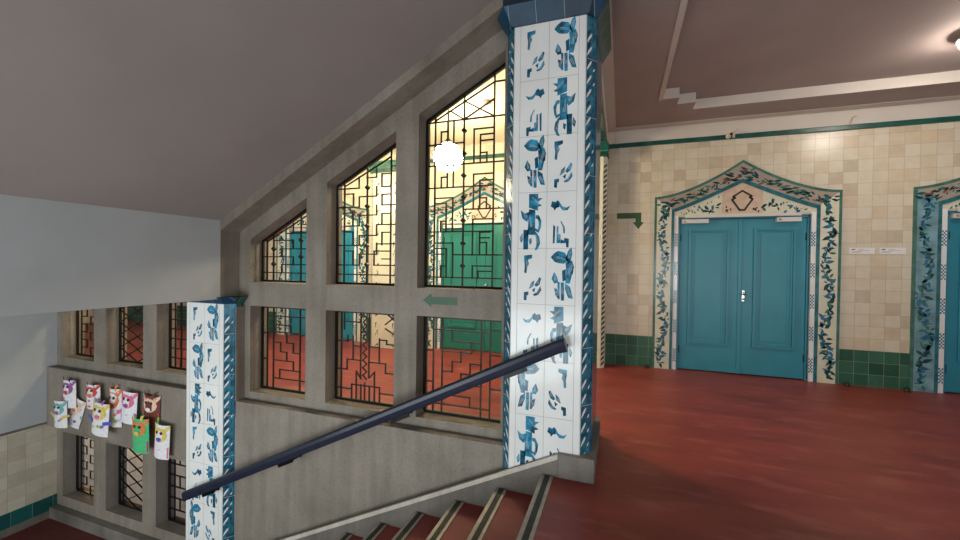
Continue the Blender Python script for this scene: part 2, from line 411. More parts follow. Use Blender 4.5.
# apron under the windows with its ledge
b.prism([(YA, -2.0), (YK, -2.0), (YK, .09), (YW, .105), (YA, .105)], -3.75, -.78, 'stone', 'X')
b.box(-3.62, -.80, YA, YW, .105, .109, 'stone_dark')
# landing side
WL = [(-6.72, -6.09), (-5.855, -5.185), (-4.955, -4.285)]
cl = [(-6.85, -6.72), (-6.09, -5.855), (-5.185, -4.955), (-4.285, -3.95)]
for x0, x1 in cl:
    slab(x0, x1, -1.535, -.705); slab(x0, x1, .255, 1.06)
for z0, z1 in ((ZL, -1.535), (-.705, .255), (1.06, 1.35)): slab(-6.85, -3.95, z0, z1)
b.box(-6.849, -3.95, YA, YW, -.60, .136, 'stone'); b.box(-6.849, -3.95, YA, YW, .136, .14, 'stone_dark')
b.box(-6.834, -3.95, YA+.02, YW, ZL, -1.66, 'stone_dark')
struct(b, 'wall_screen', 'grey cast stone screen pierced by rows of grilled openings', 'wall')
b = MB(); b.box(-13, -6.55, 4.5, 4.7, -3.3, -.25, 'cream_tile_far')
struct(b, 'wall_basement', 'yellowish tiled wall glimpsed through the lowest grilles', 'wall')

# ------------------------------------------------------------------ staircase
st = root('staircase', (NX, 2.0, ZL), 'flight of red steps with pale nosings going down to the left', 'stairs')
Y0 = -.6
for k in range(1, 11):
    xr = NX-RUN*(k-1); zt = -RISE*k
    s = MB(); s.box(xr-RUN, xr+.02, Y0, 2.885, zt-.20, zt-.001, 'tread')
    so = s.build('step', st)
for k in range(0, 11):
    xr = NX-RUN*k; zt = -RISE*k
    s = MB(); s.box(xr-.022, xr+.062, Y0, 2.855, zt-.03, zt+.006, 'nose_light')
    s.box(xr+.004, xr+.040, Y0, 2.855, zt+.006, zt+.009, 'nose_dark')
    s.build('nosing', st)
# sloping stone string along the screen
zs = lambda x: .168-(-.395-x)*.485
s = MB()
s.prism([(-.40, -.3), (-.40, zs(-.40)), (-4.15, zs(-4.15)), (-4.15, zs(-4.15)-.9)], 2.880, 2.89, 'stone')
s.prism([(-.40, zs(-.40)-.035), (-.40, zs(-.40)), (-4.15, zs(-4.15)), (-4.15, zs(-4.15)-.035)], 2.86, 2.885, 'stone_light')
s.prism([(-.40, -.3), (-.40, zs(-.40)-.035), (-4.15, zs(-4.15)-.035), (-4.15, zs(-4.15)-.6)], 2.868, 2.885, 'stone_dark')
s.build('string', st)

# ------------------------------------------------------------------ pillars
PX0, PY0 = 60, 15     # pattern drawn on a small grid; 165 units = one tile width
P1 = [('blue_glaze', [(262,60),(282,35),(303,22),(340,32),(362,78),(335,98),(305,95),(285,88)]),
      ('blue_glaze', [(358,100),(346,64),(358,22),(376,0),(382,40),(372,84)]),
      ('blue_glaze', [(345,92),(380,78),(388,122),(380,168),(370,215),(345,215),(350,150)]),
      ('blue_glaze', [(380,80),(392,115),(386,160),(376,162),(382,118)]),
      ('blue_glaze', [(282,148),(268,190),(284,217),(306,212),(300,178)]),
      ('blue_deep', [(326,140),(347,130),(347,196),(330,205)]),
      ('blue_glaze', [(284,242),(302,252),(305,305),(290,285)]),
      ('blue_glaze', [(302,208),(314,208),(316,310),(304,310)]),
      ('blue_glaze', [(320,210),(338,210),(340,318),(322,318)]),
      ('blue_glaze', [(344,215),(372,235),(388,306),(362,300),(345,250)])]
P2 = [('blue_glaze', [(285,322),(338,322),(338,405),(285,425),(285,402),(262,395),(284,380),(284,372),(258,350),(285,350)]),
      ('blue_glaze', [(335,430),(360,440),(386,420),(376,470),(348,492),(336,470)]),
      ('blue_glaze', [(300,420),(337,415),(343,540),(348,570),(300,572)]),
      ('blue_glaze', [(298,452),(280,452),(264,488),(268,530),(280,560),(302,545),(300,532),(285,538),(279,510),(284,478),(298,470)]),
      ('blue_deep', [(338,540),(368,540),(368,660),(340,660)]),
      ('blue_glaze', [(290,560),(306,545),(292,600),(292,640),(302,666),(284,660),(270,625),(275,585)]),
      ('blue_glaze', [(374,560),(390,590),(382,622),(370,602)]),
      ('blue_glaze', [(320,590),(336,600),(330,632),(319,620)])]
S1 = [('blue_glaze', [(103,50),(150,45),(150,66),(126,76),(132,100),(122,122),(118,160),(105,155),(108,110),(103,80)]),
      ('blue_glaze', [(134,256),(144,220),(165,200),(160,236)]),
      ('blue_glaze', [(165,230),(195,180),(204,190),(195,226),(176,240)]),
      ('blue_glaze', [(158,288),(182,270),(200,235),(206,260),(187,290),(164,297)]),
      ('blue_deep', [(152,260),(170,245),(166,276)]),
      ('blue_deep', [(105,275),(131,270),(132,290),(122,295),(120,326),(104,322)])]
S2 = [('blue_glaze', [(98,420),(120,430),(145,420),(160,394),(160,420),(140,446),(114,446)]),
      ('blue_deep', [(158,396),(170,384),(180,396),(200,389),(208,420),(192,430),(186,446),(175,430),(160,426)]),
      ('blue_glaze', [(126,582),(128,545),(148,508),(152,512),(137,546),(135,582)]),
      ('blue_glaze', [(150,590),(163,585),(163,540),(172,540),(172,640),(150,640)]),
      ('blue_deep', [(180,542),(192,530),(193,642),(183,642)]),
      ('blue_deep', [(104,615),(130,610),(130,626),(148,618),(150,642),(120,640),(118,666),(105,666)])]
def place_motif(pl, mb, motif, row, u0, ztop_, tw, th, mirror):
    big = motif in (P1, P2); ox = 235 if big else 65; oy = 15 if motif in (P1, S1) else 340
    if motif is P2: oy = 322
    for mat, pts in motif:
        q = []
        for x, y in pts:
            u = (x-ox)/165
            if mirror: u = 1-u
            q.append((u0+u*tw, ztop_-(y-oy)/340*th))
        pl.poly(mb, q, mat, .0016)
        # pale brush lines scratched through the larger strokes
        cu = sum(a for a, _ in q)/len(q); cv = sum(b for _, b in q)/len(q)
        far = max(q, key=lambda a: (a[0]-cu)**2+(a[1]-cv)**2); d = Vector((far[0]-cu, far[1]-cv))
        if d.length > .028 and mat == 'blue_glaze':
            n_ = Vector((-d.y, d.x)).normalized()
            for off in (-.0055, .0055):
                a = Vector((cu, cv))+n_*off-d*.25; e = Vector((cu, cv))+n_*off*.5+d*.62
                pl.poly(mb, [a-n_*.001, e-n_*.0004, e+n_*.0004, a+n_*.001], 'white_glaze', .0022)
def pillar(x0, x1, zb, zt, label, zfirst, rows, plinth=True):
    cx = (x0+x1)/2
    r = root('pillar', (cx, 3.25, zb), label, 'pillar', 'tiled stair pillars')
    c = .075
    s = MB()   # white glazed shaft
    s.prism([(x0-.0, 2.90), (x1, 2.90), (x1, 3.0), (x0, 3.0)], zb, zt, 'white_glaze', 'Z')
    pl = Plane((x0, 2.90, 0), (1, 0, 0), (0, 0, 1), (0, -1, 0))
    w = x1-x0; bw = .045; tw = (w-2*bw)/2; th = .408
    pl.rect(s, bw-.0015, bw+.0015, zb, zt, 'grout', .0008); pl.rect(s, bw+tw-.0015, bw+tw+.0015, zb, zt, 'grout', .0008); pl.rect(s, w-bw-.0015, w-bw+.0015, zb, zt, 'grout', .0008)
    z = zfirst
    for k, (A, B, ma, mb_) in enumerate(rows):
        if z-.1 > zb:
            n = len(s.f)
            place_motif(pl, s, A, k, bw, z-.01, tw, th, ma); place_motif(pl, s, B, k, bw+tw, z-.01, tw, th, mb_)
            # keep the painted motif above the foot of the shaft
            for q in range(len(s.f)-1, n-1, -1):
                if min(s.v[i][2] for i in s.f[q]) < zb+.02:
                    for i in s.f[q]: s.v[i] = (s.v[i][0], s.v[i][1], max(s.v[i][2], zb+.02))
        pl.rect(s, bw, w-bw, z-.0015, z+.0015, 'grout', .0008)
        z -= th
    s.build('shaft', r)
    # chamfered corners of blue rope tiles
    for sx in (-1, 1):
        s = MB(); e = x1 if sx > 0 else x0
        A = Vector((e, 2.90, 0)); B = Vector((e+sx*c, 2.985, 0)); d = B-A; L = d.length; d.normalize()
        nrm = Vector((sx*d.y, -abs(d.x), 0)).normalized()
        s.prism([(A.x, A.y), (B.x, B.y), (B.x, 3.6 if plinth else 3.04), (A.x, 3.6 if plinth else 3.04)], zb, zt, 'blue_rope', 'Z')
        pl = Plane((A.x, A.y, 0), d, (0, 0, 1), nrm)
        z = zb+.05; k = 0; rr = random.Random(int(100*e)+sx)
        pl.rect(s, L*.86, L*.99, zb, zt, 'blue_deep', .0009)
        pl.rect(s, 0, L*.07, zb, zt, 'white_glaze', .0009)
        while z < zt-.12:
            pl.poly(s, [(L*.10, z+.01), (L*.20, z+.02), (L*.46, z+.058), (L*.52, z+.082), (L*.40, z+.076), (L*.2, z+.045)], 'white_glaze', .0016)
            pl.poly(s, [(L*.16, z+.055), (L*.4, z+.09), (L*.5, z+.11), (L*.3, z+.105), (L*.12, z+.08)], 'blue_deep', .0016)
            pl.poly(s, [(L*.60, z+.02), (L*.74, z+.05), (L*.76, z+.085), (L*.66, z+.07)], 'blue_deep', .0016)
            if rr.random() < .45: pl.poly(s, [(L*.62, z+.01), (L*.70, z+.03), (L*.80, z+.035), (L*.72, z+.012)], 'white_glaze', .0017)
            z += .098+rr.uniform(-.02, .014); k += 1
        z = zfirst-.3
        while z > zb:
            pl.rect(s, 0, L, z-.002, z+.002, 'grout', .0018); z -= .408
        s.build('rope_border', r)
    s = MB()   # flaring capital of blue tiles
    h1, h2 = (.115, .0) if plinth else (.07, 0)
    f = .075 if plinth else .055
    yb = 3.65 if plinth else 3.07
    lo = [(x0-.02, 2.885), (x1+.02, 2.885), (x1+c, 2.965), (x1+c, yb), (x0-c, yb), (x0-c, 2.965)]
    hi = [(x0-.02-f*.6, 2.885-f), (x1+.02+f*.6, 2.885-f), (x1+c+f, 2.965-f*.4), (x1+c+f, yb), (x0-c-f, yb), (x0-c-f, 2.965-f*.4)]
    n = len(lo)
    for i in range(n):
        j = (i+1) % n
        s.face([(*lo[i], zt), (*lo[j], zt), (*hi[j], zt+h1), (*hi[i], zt+h1)], 'cap_blue' if i in (0, 5, 4, 1) else 'cap_green')
    s.face([(*p, zt) for p in reversed(lo)], 'cap_blue'); s.face([(*p, zt+h1) for p in hi], 'cap_blue')
    s.build('capital', r)
    if plinth:
        s = MB(); s.box(x0-.085, x1+.085, 2.86, 3.70, zt+h1, 3.60, 'impost'); s.build('impost_block', r)
        s = MB()   # stone foot
        s.box(-.40, -.148, 2.86, 3.72, 0, .168, 'stone_dark'); s.box(-.66, -.40, 2.99, 3.72, 0, .168, 'stone_dark')
        s.face([(-.40, 2.8595, .168), (-.148, 2.8595, .168), (-.148, 3.0, .1685), (-.40, 3.0, .1685)], 'stone')
        s.build('plinth', r, bevel=.004)
    return r
RW = [(S1, P1, 0, 0), (S2, P2, 0, 0), (P1, S1, 0, 0), (P2, S2, 1, 1), (S1, P1, 0, 0), (S2, P2, 0, 0), (P1, S1, 1, 1), (P2, S2, 1, 1)]
pillar(-.765, -.255, -.06, 3.262, 'tall white tiled pillar with blue plant motifs at the head of the stairs', 3.262, RW)
RL = [(S1, P1, 0, 0), (P1, S1, 0, 0), (P2, S2, 1, 1), (S1, P1, 0, 0), (S2, P2, 0, 0), (P1, S1, 1, 1), (P2, S2, 1, 1), (S1, P1, 0, 0)]
pillar(-4.205, -3.70, ZL, 1.085, 'lower white tiled pillar with blue motifs beneath the grey bulkhead', 1.085, RL, False)

# pilasters on the far wall
def pilaster(x0, x1, label):
    cx = (x0+x1)/2
    r = root('pilaster', (cx, YB-.2, 0), label, 'pilaster', 'cream pilasters on the back wall')
    s = MB(); s.box(x0, x1, 6.2, YB-.008, 0, 3.13, 'jamb_bg')
    pl = Plane((x0, 6.2, 0), (1, 0, 0), (0, 0, 1), (0, -1, 0)); w = x1-x0; z = 3.0; k = 0
    while z > .1:
        for u in (.05, w-.13):
            mo = S1 if k % 2 else S2
            for m_, pts in mo:
                pl.poly(s, [(u+(x-65)/165*.1, z-(y-(15 if mo is S1 else 340))/340*.3) for x, y in pts], 'ink')
        z -= .36; k += 1
    s.build('shaft', r)
    for sx in (-1, 1):
        s = MB(); e = x1 if sx > 0 else x0
        s.prism([(e, 6.2), (e+sx*.055, 6.25), (e+sx*.055, YB-.008), (e, YB-.008)], 0, 3.13, 'jamb_bg', 'Z')
        d = Vector((sx*.055, .05, 0)); L = d.length; d.normalize()
        pl = Plane((e, 6.2, 0), d, (0, 0, 1), Vector((sx*.05, -.055, 0)).normalized()); z = .03
        while z < 3.03:
            pl.poly(s, [(L*.1, z), (L*.9, z+.045), (L*.9, z+.08), (L*.1, z+.035)], 'ink'); z += .075
        s.build('rope_border', r)
    s = MB()
    for z0, z1, g in ((3.13, 3.17, .01), (3.17, 3.33, .03)):
        s.box(x0-.04-g, x1+.04+g, 6.17-g, YB-.031, z0, z1, 'cap_green')
    s.build('capital', r)
pilaster(-.80, -.262, 'cream pilaster with rope edge and green capital right behind the tall pillar')
pilaster(-4.23, -3.70, 'cream pilaster seen through the middle grilles left of the green teal door')

# ------------------------------------------------------------------ doors with ogee surrounds
def ogee(half, zs_, zp, e, n=14):
    L = []
    for i in range(n+1):
        t = i/n; L.append((-half+half*t, zs_+(zp-zs_)*t**e))
    return L+[(-x, z) for x, z in reversed(L[:-1])]
def strip_between(pl, mb, A, B, mat, h, side=True):
    for i in range(len(A)-1):
        mb.face([pl.at(*A[i], h), pl.at(*A[i+1], h), pl.at(*B[i+1], h), pl.at(*B[i], h)], mat)
DZ0 = 2.235
def door(num, cx, label, jambmat='jamb_bg', seed=1, paint='door'):
    R_ = random.Random(seed)
    r = root('door_%d' % num, (cx, YB, 0), label, 'door', kind='structure')
    pl = Plane((cx, YB-.022, 0), (1, 0, 0), (0, 0, 1), (0, -1, 0))
    out = ogee(1.13, 2.555, 3.03, 1.65); mid = ogee(1.098, 2.525, 2.99, 1.65)
    inn = ogee(.90, 2.365, 2.77, 1.12); inn2 = ogee(.862, 2.325, 2.715, 1.12)
    # surround body with thickness
    s = MB()
    bo = [(-1.13, 0)]+out+[(1.13, 0)]; bi = [(-.862, 0)]+inn2+[(.862, 0)]
    mo = [(-1.098, 0)]+mid+[(1.098, 0)]; bn = [(-.90, 0)]+inn+[(.90, 0)]
    sects = [(bo, mo, 'green_edge'), (bn, bi, 'teal_edge')]
    n = len(bo)
    for A, B, mt in sects: strip_between(pl, s, A, B, mt, 0)
    for i in range(n-1):
        jamb = i in (0, n-2)
        s.face([pl.at(*mo[i]), pl.at(*mo[i+1]), pl.at(*bn[i+1]), pl.at(*bn[i])], jambmat if jamb else 'arch_bg')
        s.face([pl.at(*bo[i]), pl.at(*bo[i+1]), pl.at(*bo[i+1], -.022), pl.at(*bo[i], -.022)], 'green_edge')
        s.face([pl.at(*bi[i]), pl.at(*bi[i+1]), pl.at(*bi[i+1], -.022), pl.at(*bi[i], -.022)], 'teal_edge')
    # jamb colouring reaches the shoulder square
    for sx in (-1, 1):
        pl.poly(s, [(sx*1.098, 2.0), (sx*1.098, 2.50), (sx*.93, 2.42), (sx*.90, 2.36), (sx*.90, 2.0)], jambmat, .0008)
        # leaves on the jamb
        z = .10
        while z < 2.45:
            u = sx*(1.0+.05*math.sin(z*7)); a = R_.uniform(0, 2*PI)
            for q in range(4):
                aa = a+q*1.6+R_.uniform(-.4, .4); L = R_.uniform(.06, .115)
                c0 = (u+R_.uniform(-.03, .03), z+R_.uniform(-.02, .02))
                tip = c0[0]+math.cos(aa)*L
                if not (.905 < abs(tip) < 1.09): L *= .45
                pl.poly(s, leaf(c0, aa, L, L*.42, R_.uniform(-.3, .3)), R_.choice(['leaf_blue', 'leaf_blue', 'leaf_green', 'leaf_dark', 'leaf_dark']), .0014+q*.0001)
            z += .068
        for zg in (.42, .83, 1.24, 1.65, 2.06):
            pl.rect(s, min(sx*.90, sx*1.098), max(sx*.90, sx*1.098), zg-.0015, zg+.0015, 'grout', .0012)
        # small bracket mark at the jamb foot
    if num == 1:
        pl.rect(s, .98, 1.05, .14, .165, 'leaf_dark', .002); pl.rect(s, 1.0, 1.025, .06, .14, 'leaf_dark', .002)
    # leaves along the arch
    for i in range(72):
        t = i/71; fx = -1.04+2.08*t
        lo = 2.365+(2.77-2.365)*max(0, 1-abs(fx)/.90)**1.12; hi_ = 2.525+(2.99-2.525)*max(0, 1-abs(fx)/1.098)**1.65
        if abs(fx) > .9: lo = 2.38
        for q in range(2):
            v = lo+(hi_-lo)*(.22+.52*((i*37+q*23) % 10)/10)
            sl = -.42*math.copysign(1, fx) if abs(fx) > .05 else 0
            aa = R_.choice([.5, -.5, .2, -.3, PI-.4, PI+.5])+sl*.8
            L = R_.uniform(.07, .115)
            if v+abs(math.sin(aa))*L > hi_-.01 or v-abs(math.sin(aa))*L < lo+.01: L *= .5
            mt = 'rust' if R_.random() < .12 else R_.choice(['leaf_dark', 'leaf_dark', 'leaf_green'])
            pl.poly(s, leaf((fx, v), aa, L, L*.33, R_.uniform(-.3, .3)), mt, .0016+.0001*q)
    s.build('surround', r)
    # lunette above the leaves and narrow checker strips beside them
    s = MB()
    pl2 = Plane((cx, YB-.008, 0), (1, 0, 0), (0, 0, 1), (0, -1, 0))
    lun = [(-.862, 2.275)]+inn2+[(.862, 2.275)]
    pl2.poly(s, lun, 'jamb_bg', 0)
    zq = lambda x: 2.325+(2.715-2.325)*max(0, 1-abs(x)/.862)**1.12
    pl2.poly(s, [(-.25, 2.285), (.25, 2.285), (.25, zq(.25)), (0, 2.715), (-.25, zq(.25))], 'pink_tile', .001)
    dia = [(0, 2.60), (.115, 2.52), (.085, 2.505), (.125, 2.48), (.03, 2.33), (-.03, 2.33), (-.125, 2.48), (-.085, 2.505), (-.115, 2.52)]
    for i in range(len(dia)):
        p, q = Vector(dia[i]), Vector(dia[(i+1) % len(dia)]); t = (q-p).normalized(); nn = Vector((-t.y, t.x))*.013
        pl2.poly(s, [p-nn-t*.006, q-nn+t*.006, q+nn+t*.006, p+nn-t*.006], 'ink', .002)
    for sx in (-1, 1):
        for (u, v) in ((.17, 2.335), (.19, 2.36), (.145, 2.36), (.17, 2.31), (.2, 2.325)):
            pl2.poly(s, leaf((sx*u, v), R_.uniform(0, 6), .04, .022, 0), 'ink', .002)
        for i in range(26):
            u = .28+.5*(i/26)*1.0; v = R_.uniform(2.30, max(2.32, zq(u)-.045)); L = R_.uniform(.055, .095)
            if v+L > zq(u)-.01: L *= .5
            pl2.poly(s, leaf((sx*u, v), R_.uniform(0, 2*PI), L, L*.4, .2), R_.choice(['leaf_dark', 'leaf_blue', 'leaf_green']), .0016+.0001*(i % 3))
    s.build('lunette', r)
    s = MB()
    for sx in (-1, 1):
        a, c_ = sorted((sx*.862, sx*.80))
        s.box(cx+a, cx+c_, YB-.010, YB+.09, 0, 2.275, 'white_glaze')
        pl3 = Plane((cx, YB-.010, 0), (1, 0, 0), (0, 0, 1), (0, -1, 0))
        for z0 in (.12, .55, .98, 1.40, 1.82):
            for i in range(3):
                for j in range(9):
                    if (i+j) % 2 == 0:
                        pl3.rect(s, a+.008+i*.015, a+.023+i*.015, z0+j*.021, z0+j*.021+.021, 'leaf_blue', .0012)
        u0 = sx*.80
        pl3.rect(s, min(u0, u0+sx*.006), max(u0, u0+sx*.006), 0, 2.26, 'leaf_blue', .0014)
    s.build('jamb_strip', r)
    # frame behind the leaves
    s = MB()
    s.box(cx-.80, cx-.775, YB+.02, YB+.12, 0, DZ0, paint); s.box(cx+.775, cx+.80, YB+.02, YB+.12, 0, DZ0, paint); s.box(cx-.80, cx+.80, YB+.02, YB+.12, DZ0-.02, DH+.03, paint)
    s.box(cx-.80, cx+.80, YB+.12, YB+.16, 0, DH, 'door_gap')
    s.build('door_frame', r)
    for sx in (-1, 1):
        x0, x1 = (cx-.772, cx-.004) if sx < 0 else (cx+.004, cx+.772)
        s = MB(); s.box(x0, x1, YB+.035, YB+.085, .012, DZ0-.025, paint)
        if sx > 0: s.box(cx-.028, cx+.022, YB+.022, YB+.036, .012, DZ0-.025, paint)
        lf = s.build('door_leaf', r, bevel=.004)
        s = MB()
        pa, pb = (x0+.11, x1-.135) if sx < 0 else (x0+.155, x1-.12)
        pz0, pz1 = .40, 2.075
        for k, (g, h, wd) in enumerate(((0, .024, .030), (.030, .012, .022))):
            q0, q1, r0, r1 = pa+g, pb-g, pz0+g, pz1-g; y = YB+.035-h
            s.box(q0, q0+wd, y, YB+.036, r0, r1, paint); s.box(q1-wd, q1, y, YB+.036, r0, r1, paint)
            s.box(q0+wd, q1-wd, y, YB+.036, r0, r0+wd, paint); s.box(q0+wd, q1-wd, y, YB+.036, r1-wd, r1, paint)
        s.box(pa+.09, pb-.09, YB+.030, YB+.036, pz0+.09, pz1-.09, paint)
        s.build('panel', lf, bevel=.004)
        s = MB()
        for hz in (.25, 1.9):
            hx = x0+.004 if sx < 0 else x1-.004
            s.tube([(hx, YB+.03, hz), (hx, YB+.03, hz+.1)], .011, 'door_gap')
        s.build('hinge', lf)
        s = MB()
        q0, q1 = (x0+.012, x0+.36) if sx < 0 else (x1-.36, x1-.08)
        s.box(q0, q1, YB-.03, YB+.036, 2.155, 2.212, 'silver')
        s.box(q0+.02, q0+.05, YB-.034, YB-.03, 2.17, 2.197, 'smudge')
        tag(s.build('door_closer', r, bevel=.006))
    s = MB(); s.box(cx-.72, cx+.69, YB-.035, YB-.008, 2.232, 2.272, 'silver'); s.build('closer_rail', r, bevel=.004)
    s = MB()
    s.box(cx+.02, cx+.06, YB+.014, YB+.036, 1.04, 1.20, 'chrome')
    hd = s.build('handle_plate', r, bevel=.006)
    s = MB()
    s.lathe([(0, -.055), (.022, -.05), (.028, -.035), (.02, -.02), (.011, -.012), (.011, .0)], (cx+.04, YB+.014, 1.155), 'chrome', 16, 'Y')
    s.lathe([(0, -.018), (.014, -.018), (.016, 0)], (cx+.04, YB+.014, 1.075), 'chrome', 14, 'Y')
    s.build('knob', hd, smooth=True)
    return r
door(1, 1.60, 'teal double door under an ogee tiled surround, right of the tall pillar', seed=3)
door(2, 4.585, 'teal double door at the right edge with bluer surround tiles', jambmat='jamb_blue', seed=4)
door(3, -2.23, 'greenish lit double door seen through the grilles nearest the tall pillar', seed=5, paint='door_green')
door(4, -5.69, 'teal double door seen through the two left grilles', seed=6)

# ------------------------------------------------------------------ iron grilles
GD = {
'w3': ([[-1.65,2.753,-.89,2.753],[-1.65,2.556,-1.287,2.556],[-1.65,2.372,-.89,2.372],[-1.564,2.766,-1.017,3.04,-.89,3.04],[-1.292,2.912,-1.017,2.753],[-1.29,2.753,-1.017,2.899],[-1.415,2.838,-1.29,2.753],[-1.503,2.556,-1.503,2.665,-1.44,2.665],[-1.441,2.753,-1.441,2.556],[-1.384,2.753,-1.384,2.556],[-1.196,2.372,-1.196,2.66,-1.017,2.66],[-1.138,2.372,-1.138,2.609,-1.017,2.609],[-1.138,2.558,-1.017,2.558],[-1.132,2.456,-1.079,2.456,-1.079,2.372],[-1.498,2.176,-1.498,2.268,-1.441,2.268],[-1.441,2.372,-1.441,2.176],[-1.384,2.372,-1.384,2.176],[-1.65,2.176,-1.017,2.176],[-1.196,1.981,-1.196,2.277,-1.017,2.277],[-1.138,1.981,-1.138,2.223,-1.017,2.223],[-1.65,1.79,-1.017,1.79],[-1.38,1.59,-.89,1.59],[-1.65,1.392,-.89,1.392],[-1.288,1.981,-.89,1.981],[-1.561,2.086,-1.387,2.086,-1.387,1.79],[-1.561,2.04,-1.448,2.04,-1.448,1.79],[-1.561,1.983,-1.484,1.983],[-1.499,1.79,-1.499,1.883,-1.448,1.883],[-1.556,1.692,-1.381,1.692,-1.381,1.392],[-1.556,1.644,-1.442,1.644,-1.442,1.392],[-1.554,1.594,-1.466,1.594],[-1.494,1.392,-1.494,1.491,-1.442,1.491],[-1.138,2.073,-1.078,2.073,-1.078,1.981],[-1.199,1.59,-1.199,1.894,-1.017,1.894],[-1.134,1.59,-1.134,1.782,-1.044,1.782],[-1.134,1.694,-1.072,1.694,-1.072,1.59],[-1.136,1.734,-1.05,1.734],[-1.197,1.392,-1.197,1.495,-1.017,1.495],[-1.145,1.392,-1.145,1.451,-1.017,1.451]],
       [(-1.287,2.658),(-1.287,2.462),(-1.287,2.272),(-1.287,2.086),(-1.287,1.885),(-1.287,1.688),(-1.287,1.494)], [-1.56,-1.287,-1.017]),
'w2': ([[-2.513,2.241,-2.004,2.489],[-2.353,2.322,-2.353,2.218,-2.6,2.218],[-2.162,2.398,-2.162,2.31,-2.265,2.31],[-2.004,2.402,-1.88,2.402],[-2.103,2.219,-2.103,2.336,-2.004,2.336],[-2.102,2.219,-2.004,2.219],[-2.16,2.222,-2.16,2.135,-2.35,2.135,-2.35,2.039,-2.6,2.039],[-1.88,2.049,-2.1,2.049,-2.1,2.147,-2.004,2.147],[-2.158,2.047,-2.158,1.959,-2.348,1.959,-2.348,1.86,-2.516,1.86],[-2.517,1.984,-2.42,1.984,-2.42,1.861],[-2.004,1.969,-2.099,1.969,-2.099,1.869],[-1.88,1.867,-2.156,1.867,-2.156,1.768,-2.346,1.768,-2.346,1.675,-2.6,1.675],[-2.515,1.803,-2.417,1.803,-2.417,1.675],[-2.004,1.795,-2.097,1.795,-2.097,1.68],[-1.88,1.688,-2.153,1.688,-2.153,1.592,-2.344,1.592,-2.344,1.487,-2.6,1.487],[-2.513,1.621,-2.415,1.621,-2.415,1.492],[-2.004,1.621,-2.18,1.621,-2.18,1.489,-1.88,1.489],[-2.6,1.398,-1.88,1.398],[-2.094,1.548,-2.004,1.548],[-2.519,2.166,-2.415,2.166,-2.415,2.056]],
       [(-2.26,2.219),(-2.26,2.042),(-2.26,1.858),(-2.26,1.674),(-2.26,1.494)], [-2.516,-2.26,-2.004]),
'w1': ([[-3.476,1.717,-2.86,2.03],[-3.55,1.398,-2.85,1.398],[-3.55,1.561,-3.137,1.561,-3.137,1.48],[-3.285,1.403,-3.285,1.483,-2.85,1.483],[-3.395,1.73,-3.138,1.73,-3.138,1.654],[-3.287,1.567,-3.287,1.642,-2.85,1.642],[-3.225,1.801,-2.85,1.801],[-3.041,1.888,-2.85,1.888],[-3.55,1.731,-3.482,1.731],[-3.14,1.902,-3.14,1.8]],
       [(-3.394,1.643),(-3.394,1.486),(-3.039,1.732),(-3.039,1.564)], [-3.48,-3.394,-3.039]),
'l1': ([[-3.386,.307,-2.85,.307],[-3.55,.768,-3.47,.768],[-3.55,.498,-3.468,.498],[-3.458,.949,-2.85,.949],[-3.386,.859,-3.161,.859],[-3.386,.679,-3.292,.679,-3.292,.584,-3.211,.584,-3.211,.493],[-3.212,.785,-3.212,.681,-3.127,.681,-3.127,.583,-3.04,.583],[-3.386,.493,-3.125,.493,-3.125,.4],[-3.302,.307,-3.302,.4,-3.038,.4],[-3.386,.785,-3.042,.785],[-3.161,.859,-3.161,.785]], [], [-3.469,-3.386,-3.041]),
'l2': ([[-2.316,1.05,-2.316,.417],[-2.224,1.05,-2.224,.427],[-2.27,.37,-2.27,.195],[-2.6,.756,-2.465,.756,-2.465,.81],[-2.402,.81,-2.402,.589],[-2.401,.717,-2.313,.717],[-2.6,.485,-2.47,.485,-2.47,.583,-2.311,.583],[-2.364,.346,-2.364,.475,-2.309,.407],[-2.22,.574,-2.043,.574,-2.043,.487,-1.88,.487],[-2.221,.721,-2.11,.721],[-2.111,.802,-2.111,.584],[-2.11,.792,-2.034,.792,-2.034,.756,-1.88,.756],[-2.218,.427,-2.162,.485,-2.162,.346],[-2.6,.301,-2.416,.301],[-2.415,.195,-2.415,.346,-2.105,.346,-2.105,.195],[-2.364,.348,-2.364,.195],[-2.31,.354,-2.31,.195],[-2.217,.347,-2.217,.195],[-2.161,.349,-2.161,.195],[-2.104,.293,-1.88,.293],[-2.049,1.05,-1.90,.945],[-2.048,.941,-1.90,1.05],[-2.047,.9,-1.90,.822],[-2.506,.945,-2.316,.945],[-2.505,.87,-2.505,1.05],
        [-2.27,1.05]+sum([[-2.27+(.02 if k % 2 else -.02),1.02-.036*k] for k in range(18)],[])], [], [-2.536]),
'l3': ([[-1.554,.277,-1.025,.277],[-1.65,.742,-1.554,.742],[-1.65,.466,-1.554,.466],[-1.025,.745,-.89,.745],[-1.025,.456,-.89,.456],[-1.554,.93,-1.025,.93],[-1.377,.931,-1.377,.837,-1.106,.837],[-1.196,.84,-1.196,.747],[-1.471,.745,-1.196,.745],[-1.291,.749,-1.291,.659,-1.373,.659,-1.373,.568,-1.469,.568],[-1.106,.652,-1.205,.652,-1.205,.56,-1.288,.56,-1.288,.467,-1.106,.467],[-1.469,.362,-1.205,.362,-1.205,.277]], [], [-1.554,-1.469,-1.106,-1.025]),
}
def clampseg(p, q, x0, x1):
    return (min(max(p[0], x0), x1), p[1]), (min(max(q[0], x0), x1), q[1])
